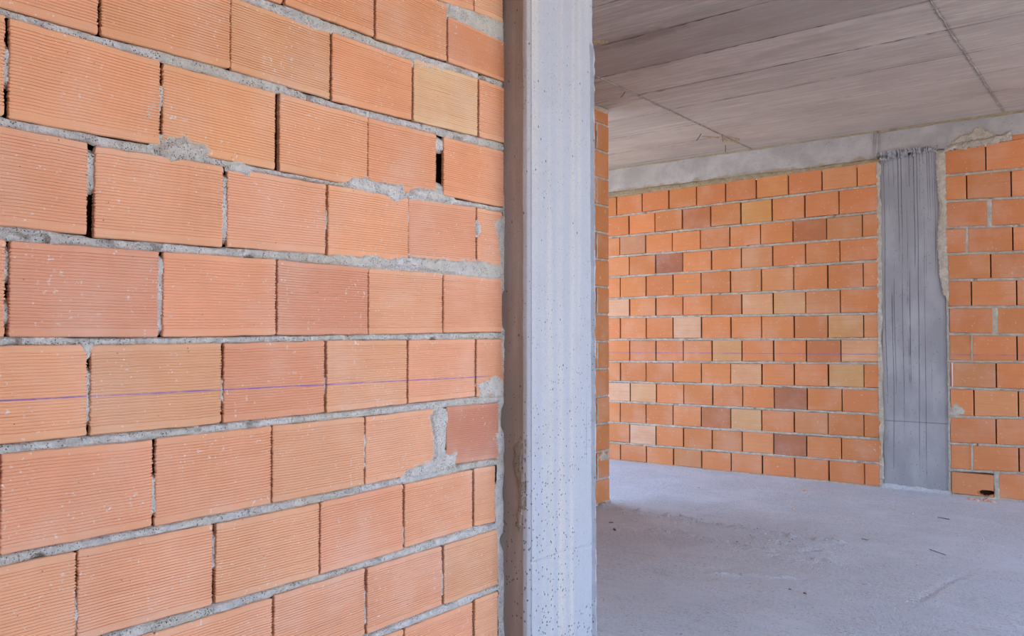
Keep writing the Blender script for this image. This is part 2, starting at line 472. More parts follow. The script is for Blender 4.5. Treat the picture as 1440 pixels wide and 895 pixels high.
# ------------------------------------------------------------------ near wall (plane X = 0, courses run along Y)
# one row per course, top to bottom: (start, end, top at start, top at end, bottom at start, bottom at end) in mm
COURSES = [
    [(1680, 2015, 2477, 2481, 2257, 2291), (2019, 2168, 2481, 2483, 2292, 2300)],
    [(1014, 1279, 2263, 2266, 2067, 2078), (1287, 1587, 2266, 2269, 2080, 2086), (1593, 1889, 2269, 2273, 2082, 2096), (1895, 2178, 2239, 2239, 2096, 2104)],
    [(528, 821, 2051, 2054, 1866, 1868), (828, 1130, 2054, 2057, 1869, 1876), (1134, 1434, 2051, 2053, 1877, 1874), (1440, 1738, 2056, 2058, 1872, 1881), (1744, 2038, 2066, 2079, 1881, 1892), (2046, 2184, 2081, 2083, 1892, 1896)],
    [(352, 647, 1843, 1853, 1655, 1660), (655, 958, 1851, 1849, 1658, 1663), (965, 1262, 1847, 1851, 1662, 1657), (1271, 1566, 1851, 1854, 1657, 1657), (1570, 1846, 1854, 1861, 1657, 1672), (1878, 2176, 1859, 1868, 1678, 1679)],
    [(506, 804, 1643, 1640, 1453, 1451), (818, 1115, 1636, 1643, 1447, 1452), (1128, 1422, 1643, 1646, 1455, 1461), (1427, 1723, 1646, 1649, 1459, 1464), (1729, 2033, 1649, 1662, 1468, 1473), (2039, 2168, 1661, 1661, 1473, 1479)],
    [(355, 653, 1429, 1428, 1241, 1242), (660, 958, 1426, 1429, 1242, 1243), (970, 1266, 1430, 1435, 1243, 1247), (1269, 1569, 1435, 1435, 1247, 1251), (1573, 1872, 1435, 1438, 1251, 1256), (1876, 2165, 1437, 1438, 1257, 1262)],
    [(512, 808, 1226, 1227, 1039, 1042), (815, 1116, 1226, 1228, 1042, 1042), (1122, 1419, 1228, 1234, 1042, 1046), (1425, 1720, 1234, 1235, 1045, 1050), (1727, 2027, 1235, 1237, 1051, 1054), (2034, 2176, 1237, 1238, 1053, 1052)],
    [(350, 648, 1017, 1022, 828, 832), (652, 951, 1022, 1020, 832, 833), (958, 1256, 1022, 1025, 832, 835), (1260, 1558, 1025, 1025, 835, 838), (1565, 1838, 1025, 1027, 838, 842), (1892, 2150, 1029, 1027, 850, 845)],
    [(495, 790, 810, 813, 630, 631), (795, 1097, 814, 813, 631, 629), (1104, 1403, 812, 813, 629, 628), (1409, 1709, 814, 821, 628, 632), (1715, 2016, 818, 824, 636, 641), (2024, 2133, 824, 822, 641, 637)],
    [(655, 957, 605, 606, 418, 420), (960, 1261, 603, 605, 420, 424), (1266, 1562, 608, 612, 426, 430), (1570, 1872, 610, 611, 429, 432), (1881, 2146, 610, 612, 431, 430)],
    [(1412, 1710, 413, 405, 215, 220), (1717, 2018, 405, 404, 220, 223), (2027, 2143, 409, 410, 223, 224)],
]
BASE = np.array((.76, .385, .222))
TINTS = {  # (course, brick): colour of that brick
    (2, 4): (.74, .48, .265), (5, 1): (.70, .33, .205), (5, 3): (.68, .315, .195), (7, 5): (.56, .24, .155),
    (6, 2): (.70, .325, .19), (1, 3): (.70, .32, .165), (0, 0): (.70, .33, .165), (1, 1): (.72, .34, .17), (1, 2): (.71, .34, .17),
}


def ribbed_brick(mb, s0, s1, ta, tb, ba, bb, col, seed, detail=True):
    """hollow clay block lying in the wall: ribbed face at x = 0, ribs run along the course"""
    r = np.random.default_rng(seed)
    push = r.uniform(-.0025, .0025); tilt = r.uniform(-.002, .002)
    nr = 25
    prof = [(0.0, -.003), (.012, -.0004), (.03, 0), (.075, 0)]
    w = (.925 - .075) / nr
    for k in range(nr):
        b = .075 + k * w; dep = -.0019 * (.75 + .5 * r.random())
        prof += [(b + w * .60, 0), (b + w * .68, dep), (b + w * .90, dep)]
        prof += [(b + w * .98, 0)]
    prof += [(.97, 0), (.988, -.0004), (1.0, -.003)]
    if not detail: prof = [(0, -.003), (.02, 0), (.98, 0), (1, -.003)]
    prof = np.array(prof)
    m = len(prof)
    S = np.concatenate([[0, .0016, .006], np.linspace(.02, s1 - s0 - .02, 12), [s1 - s0 - .006, s1 - s0 - .0016, s1 - s0]]) if detail else np.array([0, .003, s1 - s0 - .003, s1 - s0])
    dropx = np.zeros(len(S)); dropx[0] = dropx[-1] = -.0022; dropx[1] = dropx[-2] = -.0004
    t = S / (s1 - s0)
    top = ta + (tb - ta) * t; bot = ba + (bb - ba) * t
    if detail:
        top = top + .0012 * vnoise(S * 30, S * 0, seed); bot = bot + .0012 * vnoise(S * 30, S * 0 + 5, seed)
    top[0] -= .0015; top[-1] -= .0015; bot[0] += .0015; bot[-1] += .0015
    Zg = bot[:, None] + (top - bot)[:, None] * prof[None, :, 0]
    Xg = prof[None, :, 1] + dropx[:, None] + push + tilt * (t[:, None] - .5)
    Sg = s0 + S[:, None] + 0 * Zg
    if detail:
        rag = r.uniform(-.0017, .0017, (2, m))
        groove = np.where(prof[:, 1] < -.0008, .0012, 0)
        for k in (0, 1): Sg[k] += rag[0] + groove
        for k in (-1, -2): Sg[k] += rag[1] - groove
        Xg = Xg + .0005 * fnoise(Sg * 25, Zg * 25, seed, 2)
    P = np.stack([Xg, Sg, Zg], -1)
    mb.grid(P, col, smooth=False)
    # returns into the joints
    for edge, fl in ((P[0], True), (P[-1], False), (P[:, 0], False), (P[:, -1], True)):
        back = edge.copy(); back[:, 0] = -.011
        mb.grid(np.stack([edge, back], 0), col, smooth=False, flip=fl)


mb = MB()
mb.box(-.15, -.10, YB, 2.17, 0, CEIL, (.10, .06, .045))
sl = .0109
for i, row in enumerate(COURSES):
    for j, b in enumerate(row):
        v = [x / 1000 for x in b]
        c = np.array(TINTS.get((i, j), BASE * (1 + .035 * rng.uniform(-1, 1, 3)) * rng.uniform(.95, 1.05)))
        if i <= 3 and (i, j) not in TINTS: c = c * (1.0, .97, .88)
        ribbed_brick(mb, *v, tuple(c), 100 + i * 20 + j)
    # the rest of the course back towards and past the camera
    s = row[0][0] / 1000 - .007
    zt = row[0][2] / 1000; zb = row[0][4] / 1000
    while s > YB + .1:
        a = max(s - .298, YB)
        near = s > .3 or i in (0, 1, 9, 10)
        ribbed_brick(mb, a, s, zt - sl * .2, zt, zb - sl * .2, zb, tuple(BASE * rng.uniform(.9, 1.06)), 600 + i * 30 + int((s + 4) * 7), near and s > .2)
        zt -= sl * .25; zb -= sl * .25; s = a - .007
# courses above and below what the measured ones cover
for k, z in enumerate((.012, 2.50, 2.705, 2.905)):
    hh = .19 if z < 2.85 else .07
    s = 2.165 - (.14 if k % 2 else 0)
    if k % 2: ribbed_brick(mb, 2.03, 2.165, z + hh, z + hh, z, z, tuple(BASE), 900 + k, False)
    while s > YB + .1:
        a = max(s - .298, YB)
        ribbed_brick(mb, a, s, z + hh, z + hh, z, z, tuple(BASE * rng.uniform(.9, 1.06)), 910 + k * 40 + int((s + 4) * 7), False)
        s = a - .007
wall_left = mb.build('wall_left', M_near)
tag(wall_left, 'ribbed orange clay block wall with a blue chalk line, beside the pale column', 'wall', kind='structure')


def strip(mb, s, top, bot, axis, plane, sign, seed, lift=.0, amp=.004, nz=7, lip=.003, pits=.0, back=.02):
    """a squeezed-out bed of mortar between two courses; s, top, bot are arrays along the joint"""
    n = len(s)
    top = top + lip * (.2 + fnoise(s * 38, s * 0 + 1, seed, 3)); bot = bot - lip * (.2 + fnoise(s * 38, s * 0 + 7, seed, 3))
    u = np.linspace(0, 1, nz)
    Zg = bot[:, None] + (top - bot)[:, None] * u
    Sg = s[:, None] + 0 * Zg
    prof = 1 - (2 * u - 1) ** 4
    N = .7 * fnoise(Sg * 42, Zg * 70, seed + 2, 3) + .75 * fnoise(Sg * 130, Zg * 150, seed + 3, 2)
    big = fnoise(Sg * 5, Sg * 0, seed + 5, 2)
    D = lift - .0045 + (.0055 + amp * (N + .55 * big)) * prof[None, :] - .0022 * (1 - prof[None, :])
    hole = np.clip((fnoise(Sg * 18, Zg * 30, seed + 9, 2) - .52) / .15, 0, 1)
    D = D - pits * hole
    if nz > 7:      # the bed does not quite fill the joint under the upper course
        D = D - .016 * np.clip((u[None, :] - .70) / .3, 0, 1) ** 1.5 * np.clip(.55 + .9 * fnoise(Sg * 7, Sg * 0, seed + 21, 3), 0, 1)
    D = np.maximum(D, -back)
    P = [None] * 3
    P[0 if axis == 1 else 1] = plane + sign * D
    P[1 if axis == 1 else 0] = Sg; P[2] = Zg
    mb.grid(np.stack(P, -1), smooth=True, flip=(axis == 0) ^ (sign < 0))


def poly_dist(px, py, poly):
    """signed distance, positive inside"""
    poly = np.asarray(poly, float); d = np.full(px.shape, 1e9); ins = np.zeros(px.shape, bool)
    for a, b in zip(poly, np.roll(poly, -1, 0)):
        e = b - a; w0 = px - a[0]; w1 = py - a[1]
        t = np.clip((w0 * e[0] + w1 * e[1]) / max(e @ e, 1e-12), 0, 1)
        d = np.minimum(d, np.hypot(w0 - e[0] * t, w1 - e[1] * t))
        c = (a[1] > py) != (b[1] > py)
        xi = a[0] + (py - a[1]) / ((b[1] - a[1]) if b[1] != a[1] else 1e-12) * e[0]
        ins ^= c & (px < xi)
    return np.where(ins, d, -d)


def smear(mb, poly, h, fall, axis, plane, sign, seed, step=.0028, rag=.006):
    """a trowelled lump of mortar over the brick faces, outline given in wall coordinates"""
    poly = np.asarray(poly, float)
    lo = poly.min(0) - .012; hi = poly.max(0) + .012
    s = np.arange(lo[0], hi[0], step); z = np.arange(lo[1], hi[1], step)
    S, Z = np.meshgrid(s, z, indexing='ij')
    d = poly_dist(S, Z, poly) + rag * fnoise(S * 70, Z * 70, seed, 3)
    k = np.clip((d + .003) / fall, 0, 1); k = k * k * (3 - 2 * k)
    D = -.0035 + (h + .0035) * k + (.12 * h + .0016) * k * (fnoise(S * 55, Z * 75, seed + 4, 3) + .5 * fnoise(S * 160, Z * 160, seed + 6, 2))
    mask = d > -.009
    P = [None] * 3
    P[0 if axis == 1 else 1] = plane + sign * D
    P[1 if axis == 1 else 0] = S; P[2] = Z
    mb.grid(np.stack(P, -1), smooth=True, mask=mask, flip=(axis == 0) ^ (sign < 0))


mb = MB()
S_FULL = np.arange(.45, 2.172, .0032)


def edge(row, which, s):
    xs = []; zs = []
    for b in row:
        xs += [b[0] / 1000, b[1] / 1000]; zs += [b[2 + which * 2] / 1000, b[3 + which * 2] / 1000]
    return np.interp(s, xs, zs)


for i in range(len(COURSES) - 1):
    up = edge(COURSES[i], 1, S_FULL); dn = edge(COURSES[i + 1], 0, S_FULL)
    strip(mb, S_FULL, up, dn, 1, 0, 1, 300 + i * 31, lift=(-.001, -.0005, -.001, -.0015, -.001, .0, .0, -.0005, -.0005, -.0005)[i],
          amp=.0055, pits=.016, lip=.0016, nz=9)
    so = np.arange(YB, .46, .02)
    strip(mb, so, np.full(len(so), up[0]) + sl * (so - .45), np.full(len(so), dn[0]) + sl * (so - .45), 1, 0, 1, 330 + i, nz=4)
for z0_, z1_ in ((.0, .012), (.203, .222), (2.69, 2.705), (2.895, 2.905), (2.483, 2.50), (2.97, 2.98)):
    so = np.arange(YB, 2.17, .02)
    strip(mb, so, np.full(len(so), z1_), np.full(len(so), z0_), 1, 0, 1, int(z0_ * 1000), nz=4)
# partly filled head joints
HEAD = [(3, 0, .3, .75), (3, 4, .02, .25), (3, 4, .72, .99), (4, 0, .45, .95), (4, 1, .05, .92), (5, 0, .1, .4), (5, 0, .55, .95), (5, 1, .02, .98), (6, 0, .1, .75),
        (6, 2, .2, .55), (7, 1, .1, .6), (7, 3, .2, .8), (8, 0, .05, .55), (8, 3, .02, .4), (9, 2, .1, .7), (9, 3, .1, .8), (4, 2, .3, .7), (4, 3, .5, .9), (8, 1, .4, .9), (6, 1, .2, .6)]
for i, j, a, b in HEAD:
    L = COURSES[i][j]; R_ = COURSES[i][j + 1]
    s0 = L[1] / 1000 - .002; s1 = R_[0] / 1000 + .002; zb = L[5] / 1000; zt = L[3] / 1000
    z = np.arange(zb + a * (zt - zb), zb + b * (zt - zb), .003); u = np.linspace(0, 1, 5)
    U, Zg = np.meshgrid(u, z, indexing='ij')
    Sg = s0 + (s1 - s0) * U + .0012 * fnoise(U * 3, Zg * 60, 700 + i * 9 + j, 2)
    D = -.005 + .004 * fnoise(Sg * 60, Zg * 60, 720 + i * 9 + j, 3) - .014 * np.clip((np.abs(Zg - z.mean()) - (z[-1] - z[0]) * .5 + .012) / .012, 0, 1)
    mb.grid(np.stack([D, Sg, Zg], -1), smooth=True, flip=True)
mm = lambda pts: [(a / 1000, b / 1000) for a, b in pts]
SMEARS = [
    (mm([(946, 1663), (963, 1678), (1021, 1696), (1038, 1686), (1072, 1680), (1082, 1668), (1062, 1655), (1021, 1638), (984, 1627), (954, 1634), (939, 1646)]), .017, .026, 4),
    (mm([(1472, 1653), (1506, 1676), (1560, 1686), (1573, 1680), (1641, 1680), (1706, 1682), (1709, 1665), (1718, 1648), (1672, 1627), (1627, 1640), (1574, 1641), (1522, 1647)]), .006, .012, 5),
    (mm([(1726, 1668), (1753, 1684), (1858, 1686), (1877, 1680), (1923, 1671), (1916, 1655), (1848, 1655), (1771, 1657), (1729, 1654)]), .006, .012, 6),
    (mm([(1439, 1456), (1463, 1465), (1523, 1464), (1588, 1476), (1642, 1466), (1727, 1483), (1802, 1478), (1930, 1481), (2068, 1489), (2168, 1480), (2169, 1439), (2105, 1431), (1998, 1432), (1930, 1439), (1865, 1433), (1802, 1442), (1684, 1442), (1575, 1433), (1498, 1430), (1449, 1440)]), .006, .012, 7),
    (mm([(1822, 1006), (1841, 1024), (1866, 1029), (1895, 1014), (1898, 992), (1889, 949), (1882, 896), (1905, 882), (1941, 891), (1931, 847), (1867, 835), (1774, 832), (1701, 838), (1715, 854), (1774, 863), (1823, 872), (1844, 889), (1835, 954)]), .004, .010, 8),
    (mm([(1901, 2283), (1996, 2287), (2060, 2292), (2074, 2301), (2168, 2304), (2172, 2240), (2104, 2234), (2024, 2239), (1948, 2239), (1888, 2238)]), .003, .010, 9),
    (mm([(1267, 2060), (1328, 2057), (1397, 2059), (1440, 2061), (1425, 2052), (1374, 2049), (1311, 2050), (1272, 2054)]), .0004, .006, 10),
    (mm([(1736, 2066), (1769, 2072), (1863, 2078), (1895, 2064), (1847, 2055), (1785, 2047), (1745, 2046)]), .002, .006, 11),
    (mm([(2040, 1094), (2105, 1108), (2142, 1118), (2169, 1089), (2169, 1042), (2105, 1054), (2051, 1048)]), .002, .006, 12),
    (mm([(1130, 1650), (1165, 1657), (1196, 1645), (1185, 1633), (1155, 1635), (1130, 1640)]), .003, .006, 13),
    (mm([(2043, 1613), (2057, 1603), (2050, 1580), (2036, 1574), (2036, 1608)]), .002, .005, 14),
    (mm([(792, 1231), (823, 1231), (815, 1211), (808, 1204), (799, 1214)]), .002, .006, 15),
    (mm([(944, 1715), (958, 1750), (959, 1790), (940, 1790), (915, 1712)]), -.0011, .02, 16),
    (mm([(2129, 1620), (2178, 1650), (2178, 1466), (2160, 1480), (2150, 1560)]), .001, .006, 17),
]
for p, h, f_, sd in SMEARS:
    ms = MB(); smear(ms, p, h, f_, 1, 0, 1, sd * 13)
    so_ = ms.build('mortar_smear', M_mortar, wall_left)
    if sd == 4: so_['label'] = 'rounded lump of pale mortar standing out of the joint'
# mortar closing the wall against the column
EDGE_S = [2.150, 2.152, 2.148, 2.133, 2.128, 2.145, 2.133, 2.140, 2.158, 2.160, 2.148, 2.158, 2.172, 2.176, 2.176]
EDGE_Z = [0, .30, .484, .624, .742, .80, .904, 1.043, 1.14, 1.25, 1.372, 1.56, 1.658, 1.90, CEIL]
z = np.arange(0, CEIL - .01, .0035)
e = np.interp(z, EDGE_Z, EDGE_S) + .003 * fnoise(z * 60, z * 0, 77, 3)
r_ = 2.190 + .006 * fnoise(z * 9, z * 0, 78, 3) - np.where(z > 1.7, .006, 0)
u = np.linspace(0, 1, 11)
Sg = e[:, None] + (r_ - e)[:, None] * u; Zg = z[:, None] + 0 * Sg
D = .0015 + .004 * fnoise(Sg * 60, Zg * 45, 79, 3) + .004 * fnoise(Zg * 6, Zg * 0, 81, 2) - .007 * (1 - u[None, :]) ** 4 - .03 * u[None, :] ** 6
hole = np.clip((fnoise(Zg * 7, Zg * 0 + 2, 85, 2) - .45) / .2, 0, 1)
D = D - .03 * hole * u[None, :] - np.where(Zg > 1.72, .02, 0)
mb.grid(np.stack([D, Sg, Zg], -1), smooth=True)
mo = mb.build('mortar', M_mortar, wall_left)
mo['label'] = 'grey mortar squeezed between the ribbed clay blocks'

# ------------------------------------------------------------------ near column
def slab_face(mb, P0, du, dv, nu, nv, nrm, amp, seed, dents=()):
    """subdivided flat face with slight unevenness"""
    a = np.linspace(0, 1, nu)[:, None]; b = np.linspace(0, 1, nv)[None, :]
    P = np.array(P0)[None, None] + a[..., None] * np.array(du) + b[..., None] * np.array(dv)
    q = P @ np.array([.9, 1.1, 0]); zz = P[..., 2]
    d = amp * fnoise(q * 14, zz * 7, seed, 3)
    return P + d[..., None] * np.array(nrm)


PX, CH = .098, .018
Y0, Y1 = 2.175, 2.585
mb = MB()
zz = np.linspace(0, CEIL, 420)
lean = .006 * (1 - zz / CEIL)            # far edge drifts out a little towards the foot
arris = .0012 * fnoise(zz * 40, zz * 0, 5, 3) + .004 * np.clip(fnoise(zz * 13, zz * 0, 9, 2) - .35, 0, 1)
yfar = Y1 + lean + np.interp(zz, [0, 2.28, 2.32, 2.98], [.0, .0, -.010, -.012]) + .0025 * fnoise(zz * 30, zz * 0, 21, 3)
prof = []
groove = -.003 * np.exp(-((zz - .505 + .0) / .004) ** 2)
for x, y in ((-.33, Y0), (-.12, Y0), (0, Y0), (.05, Y0), (PX - CH, Y0)):
    prof.append(np.column_stack([np.full_like(zz, x) - (arris if x > .06 else 0), np.full_like(zz, y) + .0008 * fnoise(zz * 9, zz * 0 + x * 40, 31, 2), zz]))
prof.append(np.column_stack([PX - CH * .45 - arris * .6, np.full_like(zz, Y0 + CH * .45) + arris * .6, zz]))
prof.append(np.column_stack([PX - .0015 - arris * .3, np.full_like(zz, Y0 + CH) + arris * .3, zz]))
prof.append(np.column_stack([PX - .0055 + 0 * zz, np.full_like(zz, Y0 + CH + .0022), zz]))
prof.append(np.column_stack([PX + groove, np.full_like(zz, Y0 + CH + .006), zz]))
for k, t in enumerate(np.linspace(.03, .93, 26)):
    gk = -.003 * np.exp(-((zz - .506 + .012 * t + .002 * math.sin(t * 9)) / .0045) ** 2)
    prof.append(np.column_stack([PX + gk + .0011 * fnoise(zz * 8, zz * 0 + t * 12, 41, 3), Y0 + CH + (yfar - Y0 - CH) * t, zz]))
fz = np.clip((2.33 - zz) / .02, 0, 1)    # squeezed-out fin along the far arris, absent at the head
wf = .016 + .005 * fnoise(zz * 5, zz * 0, 51, 2)
prof.append(np.column_stack([PX - .006 * fz, yfar - wf - .002, zz]))
prof.append(np.column_stack([PX + (.006 + .004 * fnoise(zz * 35, zz * 0, 53, 3)) * fz, yfar - wf * .6, zz]))
prof.append(np.column_stack([PX + (.003 + .004 * fnoise(zz * 45, zz * 0, 54, 3)) * fz, yfar - .002, zz]))
prof.append(np.column_stack([PX - .012 + .0 * zz, yfar, zz]))
for x in (0, -.15, -.33): prof.append(np.column_stack([np.full_like(zz, x), yfar, zz]))
P = np.stack(prof, 1)
mb.grid(P, smooth=False, flip=True)
mb.grid(np.stack([P[:, -1], P[:, 0]], 1), smooth=False, flip=True)
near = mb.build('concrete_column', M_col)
tag(near, 'tall pale grey concrete column with a chamfered edge at the end of the ribbed wall', 'column', kind='thing')
# rough leaked paste in the corner between the bevel and the wall
mb = MB()
smear(mb, [(.040, .885), (.060, .905), (.078, .93), (.080, .80), (.079, .62), (.062, .60), (.050, .66), (.066, .72), (.052, .78), (.038, .82)], .004, .010, 0, Y0, -1, 91, rag=.010)
pk = mb.build('paste_run', mat_mortar('brown_paste', (.42, .36, .29)), near)
pk['label'] = 'rough brownish cement paste run on the shaded side'

# ------------------------------------------------------------------ far wall: courses, beam, column
FL = [(2688, 2720), (2480, 2511), (2269, 2287), (2067, 2080), (1857, 1879), (1637, 1655), (1444, 1436), (1216, 1225), (992, 1020), (788, 805), (585, 593), (370, 390), (164, 188), (-16, -12)]
FR = [(2738, 2760), (2531, 2524), (2325, 2304), (2110, 2090), (1902, 1888), (1692, 1682), (1477, 1469), (1264, 1256), (1045, 1050), (836, 836), (608, 624), (394, 409), (186, 205), (-10, -6)]
GAPZ = .021
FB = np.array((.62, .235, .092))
DARK = {}


def far_col(row, x):
    for (r, a, c) in FAR_TINT:
        if r == row and abs(x - a) < .15: return c
    k = rng.uniform(.88, 1.10)
    c = FB * k * (1 + .03 * rng.uniform(-1, 1, 3))
    if rng.random() < .10: c = c * (1.0, 1.16, 1.3)
    return tuple(c)


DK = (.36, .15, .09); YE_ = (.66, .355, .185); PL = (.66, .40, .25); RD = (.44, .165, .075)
FAR_TINT = [(4, -2.03, (.33, .13, .085)), (3, -.98 + .30, RD), (3, -.68, (.40, .15, .065)), (10, -.86, DK), (11, -1.57, RD), (12, -.86, (.38, .15, .085)),
            (6, -1.15, YE_), (6, -.86, (.60, .32, .14)), (7, -1.86, PL), (7, -.37, (.58, .31, .13)), (8, -.26, YE_), (9, -1.3, YE_), (9, -.37, (.58, .33, .14)),
            (8, -1.44, (.60, .33, .15)), (11, -1.27, (.62, .37, .19)), (12, -2.3, PL), (6, -2.58, PL), (10, -2.58, PL), (10, -2.3, (.62, .35, .18)), (3, -2.43, (.50, .26, .15)),
            (2, -1.15, (.60, .31, .11)), (2, -1.73, RD), (1, -1.0, (.63, .27, .095)), (1, -2.0, (.57, .22, .08)), (8, -.56, (.50, .19, .085)), (5, -.0, FB)]


def smooth_brick(mb, axis, plane, sign, s0, s1, z00, z01, z10, z11, col, seed):
    """plain clay block with softened arrises; z = (bottom s0, bottom s1, top s0, top s1)"""
    r = np.random.default_rng(seed); push = r.uniform(-.003, .003)
    b = .005
    ring = []
    for inset, d in ((0, -.014), (0, -.005), (b * .4, -.0012), (b, 0)):
        ring.append([(s0 + inset, z00 + inset, d), (s1 - inset, z01 + inset, d), (s1 - inset, z11 - inset, d), (s0 + inset, z10 - inset, d)])
    v = []
    for rg in ring:
        for s, z, d in rg:
            p = [0, 0, z]; p[axis] = s; p[1 - axis] = plane + sign * (d + push)
            v.append(p)
    f = []
    for k in range(3):
        for q in range(4):
            f.append((k * 4 + q, k * 4 + (q + 1) % 4, k * 4 + 4 + (q + 1) % 4, k * 4 + 4 + q))
    f.append((12, 13, 14, 15))
    if (axis == 0) ^ (sign > 0): f = [x[::-1] for x in f]
    mb.add(v, f, col)


def hole_brick(mb, s0, s1, zb, zt, col, hs0, hs1, hz0, hz1):
    """block with a jagged hole broken through its face near the foot"""
    n, m = 46, 34
    s = np.linspace(s0, s1, n); z = np.linspace(zb, zt, m)
    S, Z = np.meshgrid(s, z, indexing='ij')
    cs, cz = (hs0 + hs1) / 2, (hz0 + hz1) / 2
    d = np.hypot((S - cs) / ((hs1 - hs0) / 2), (Z - cz) / ((hz1 - hz0) / 2)) + .25 * fnoise(S * 40, Z * 40, 5, 2)
    Yg = np.full_like(S, YF) + .04 * np.clip((1.08 - d) / .15, 0, 1)
    e = np.minimum(np.minimum(S - s0, s1 - S), np.minimum(Z - zb, zt - Z)); Yg += np.where(e < 1e-6, .03, 0)
    mb.grid(np.stack([S, Yg, Z], -1), col, smooth=False, mask=d > .82)


mb = MB(); mj = MB()
LEFT_END, COL0, COL1 = -.100, -.080, .405
mb.box(XL, COL0 - .02, YF + .10, YF + .15, 0, 2.712, (.10, .06, .04))
xs_j = np.arange(-3.6, COL0 - .005, .009)
for i in range(13):
    (ta, tb), (ba, bb) = FL[i], FL[i + 1]
    zt = lambda x: (ta + (tb - ta) * (x + 2.65) / 2.535) / 1000
    zb = lambda x: (ba + (bb - ba) * (x + 2.65) / 2.535) / 1000 + GAPZ
    off = -.222 if i % 2 == 0 else -.406
    if i == 0: off = -.258
    x = off + rng.uniform(-.004, .004)
    ribs = []
    if LEFT_END - x > .02: ribs.append((x + .004, LEFT_END + rng.uniform(-.006, .008)))
    else: x = LEFT_END
    while x > XL:
        w = .2945
        ribs.append((max(x - w, XL) + .004 + rng.uniform(0, .005), x - .004))
        x -= w
    for k, (a, b) in enumerate(ribs):
        z = rng.uniform(-.003, .003)
        smooth_brick(mb, 0, YF, -1, a, b, zb(a) + z, zb(b) + z, zt(a) + z, zt(b) + z, far_col(i + 1, (a + b) / 2), i * 100 + k)
    strip(mj, xs_j, zb(xs_j), zb(xs_j) - GAPZ - .001, 0, YF, -1, 500 + i * 7, lift=-.001, amp=.006, nz=5, lip=.003, pits=.012)
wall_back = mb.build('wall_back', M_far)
tag(wall_back, 'long orange clay block wall across the far end with a faint blue chalk line', 'wall', kind='structure')
# mortar against the column
z = np.arange(0, 2.72, .006)
e0 = -.104 + .006 * fnoise(z * 22, z * 0, 61, 3); e1 = -.072 + .010 * fnoise(z * 14, z * 0, 62, 3)
u = np.linspace(0, 1, 7)
Sg = e0[:, None] + (e1 - e0)[:, None] * u; Zg = z[:, None] + 0 * Sg
D = .002 + .010 * fnoise(Sg * 40, Zg * 30, 63, 3) - .03 * np.clip((fnoise(Zg * 9, Zg * 0, 64, 2) - .3) / .2, 0, 1) * u[None, :] - .035 * u[None, :] ** 5
mj.grid(np.stack([Sg, YF - D, Zg], -1), smooth=True, flip=False)
# bed under the beam
xb = np.arange(-3.6, -.075, .009)
zb0 = 2.688 + (2.720 - 2.688) * (xb + 2.65) / 2.535
mk = MB(); strip(mk, xb, np.full(len(xb), 2.752), zb0 - .002, 0, YF, -1, 71, lift=.004, amp=.006, nz=8, lip=.008)
j1 = mj.build('mortar', M_mortar_far, wall_back)
mk.build('mortar_bed', M_ochre, wall_back)['label'] = 'tan mortar bed packed under the beam'
j1['label'] = 'sandy grey mortar between the far clay blocks'

# wall to the other side of the far column
HEADS = [[700], [565, 869], [721], [563, 873], [723], [589, 894], [747], [587, 891], [447, 751], [596, 894], [745], [579, 893], [744]]
WIDE = {(2, 721): .030, (3, 563): .018, (6, 747): .034, (7, 587): .012, (12, 744): .030, (11, 579): .014}
mb = MB(); mj = MB()
mb.box(COL1 + .03, XR, YF + .10, YF + .15, 0, 2.752, (.10, .06, .04))
xs_j = np.arange(COL1 + .012, 1.5, .009)
for i in range(13):
    (ta, tb), (ba, bb) = FR[i], FR[i + 1]
    zt = lambda x: (ta + (tb - ta) * (x - .425) / .48) / 1000 if x < 1.1 else (tb + (tb - ta) * .3) / 1000
    zb = lambda x: ((ba + (bb - ba) * (x - .425) / .48) if x < 1.1 else bb + (bb - ba) * .3) / 1000 + GAPZ
    left = .412 + .020 * (1 - i / 3) * 0 + (0.018 if i > 3 else 0) + rng.uniform(-.004, .004)
    hd = [h / 1000 for h in HEADS[i]]
    while hd[-1] < XR - .3: hd.append(hd[-1] + .304)
    prev, pg = left, 0
    for k, h in enumerate(hd + [XR]):
        gw = WIDE.get((i, int(round(h * 1000))), .009) / 2
        a, b = prev + pg, h - gw
        if b - a > .008:
            c = far_col(i + 20, (a + b) / 2)
            if i == 12 and k == 0: hole_brick(mb, a, b, zb(a), zt(a), c, .615, .728, .022, .062)
            else: smooth_brick(mb, 0, YF, -1, a, b, zb(a), zb(b), zt(a), zt(b), c, 5000 + i * 100 + k)
        if gw > .005 and h < 1.2:
            z = np.arange(zb(h) - .01, zt(h) + .01, .006); u = np.linspace(0, 1, 6)
            Sg = (h - gw * 1.3 + .003 * fnoise(z * 30, z * 0, i, 2))[:, None] + (2.6 * gw) * u[None, :]; Zg = z[:, None] + 0 * Sg
            D = -.004 + .012 * (1 - (2 * u[None, :] - 1) ** 4) * np.clip(.5 + .9 * fnoise(Zg * 16, Zg * 0, i + 50, 2), 0, 1)
            mj.grid(np.stack([Sg, YF - D, Zg], -1), smooth=True)
        prev, pg = h, gw
    zbv = np.array([zb(x) for x in xs_j])
    strip(mj, xs_j, zbv, zbv - GAPZ - .001, 0, YF, -1, 800 + i * 7, lift=-.001, amp=.006, nz=5, lip=.003, pits=.012)
# thin packing course above
for a, b in ((.86, 1.12), (1.126, 1.42)): smooth_brick(mb, 0, YF, -1, a, b, 2.762, 2.764, 2.80, 2.80, tuple(FB), 7000 + int(a * 100))
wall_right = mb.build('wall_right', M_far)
tag(wall_right, 'orange clay block wall with a broken bottom block, beyond the streaked column', 'wall', kind='structure')
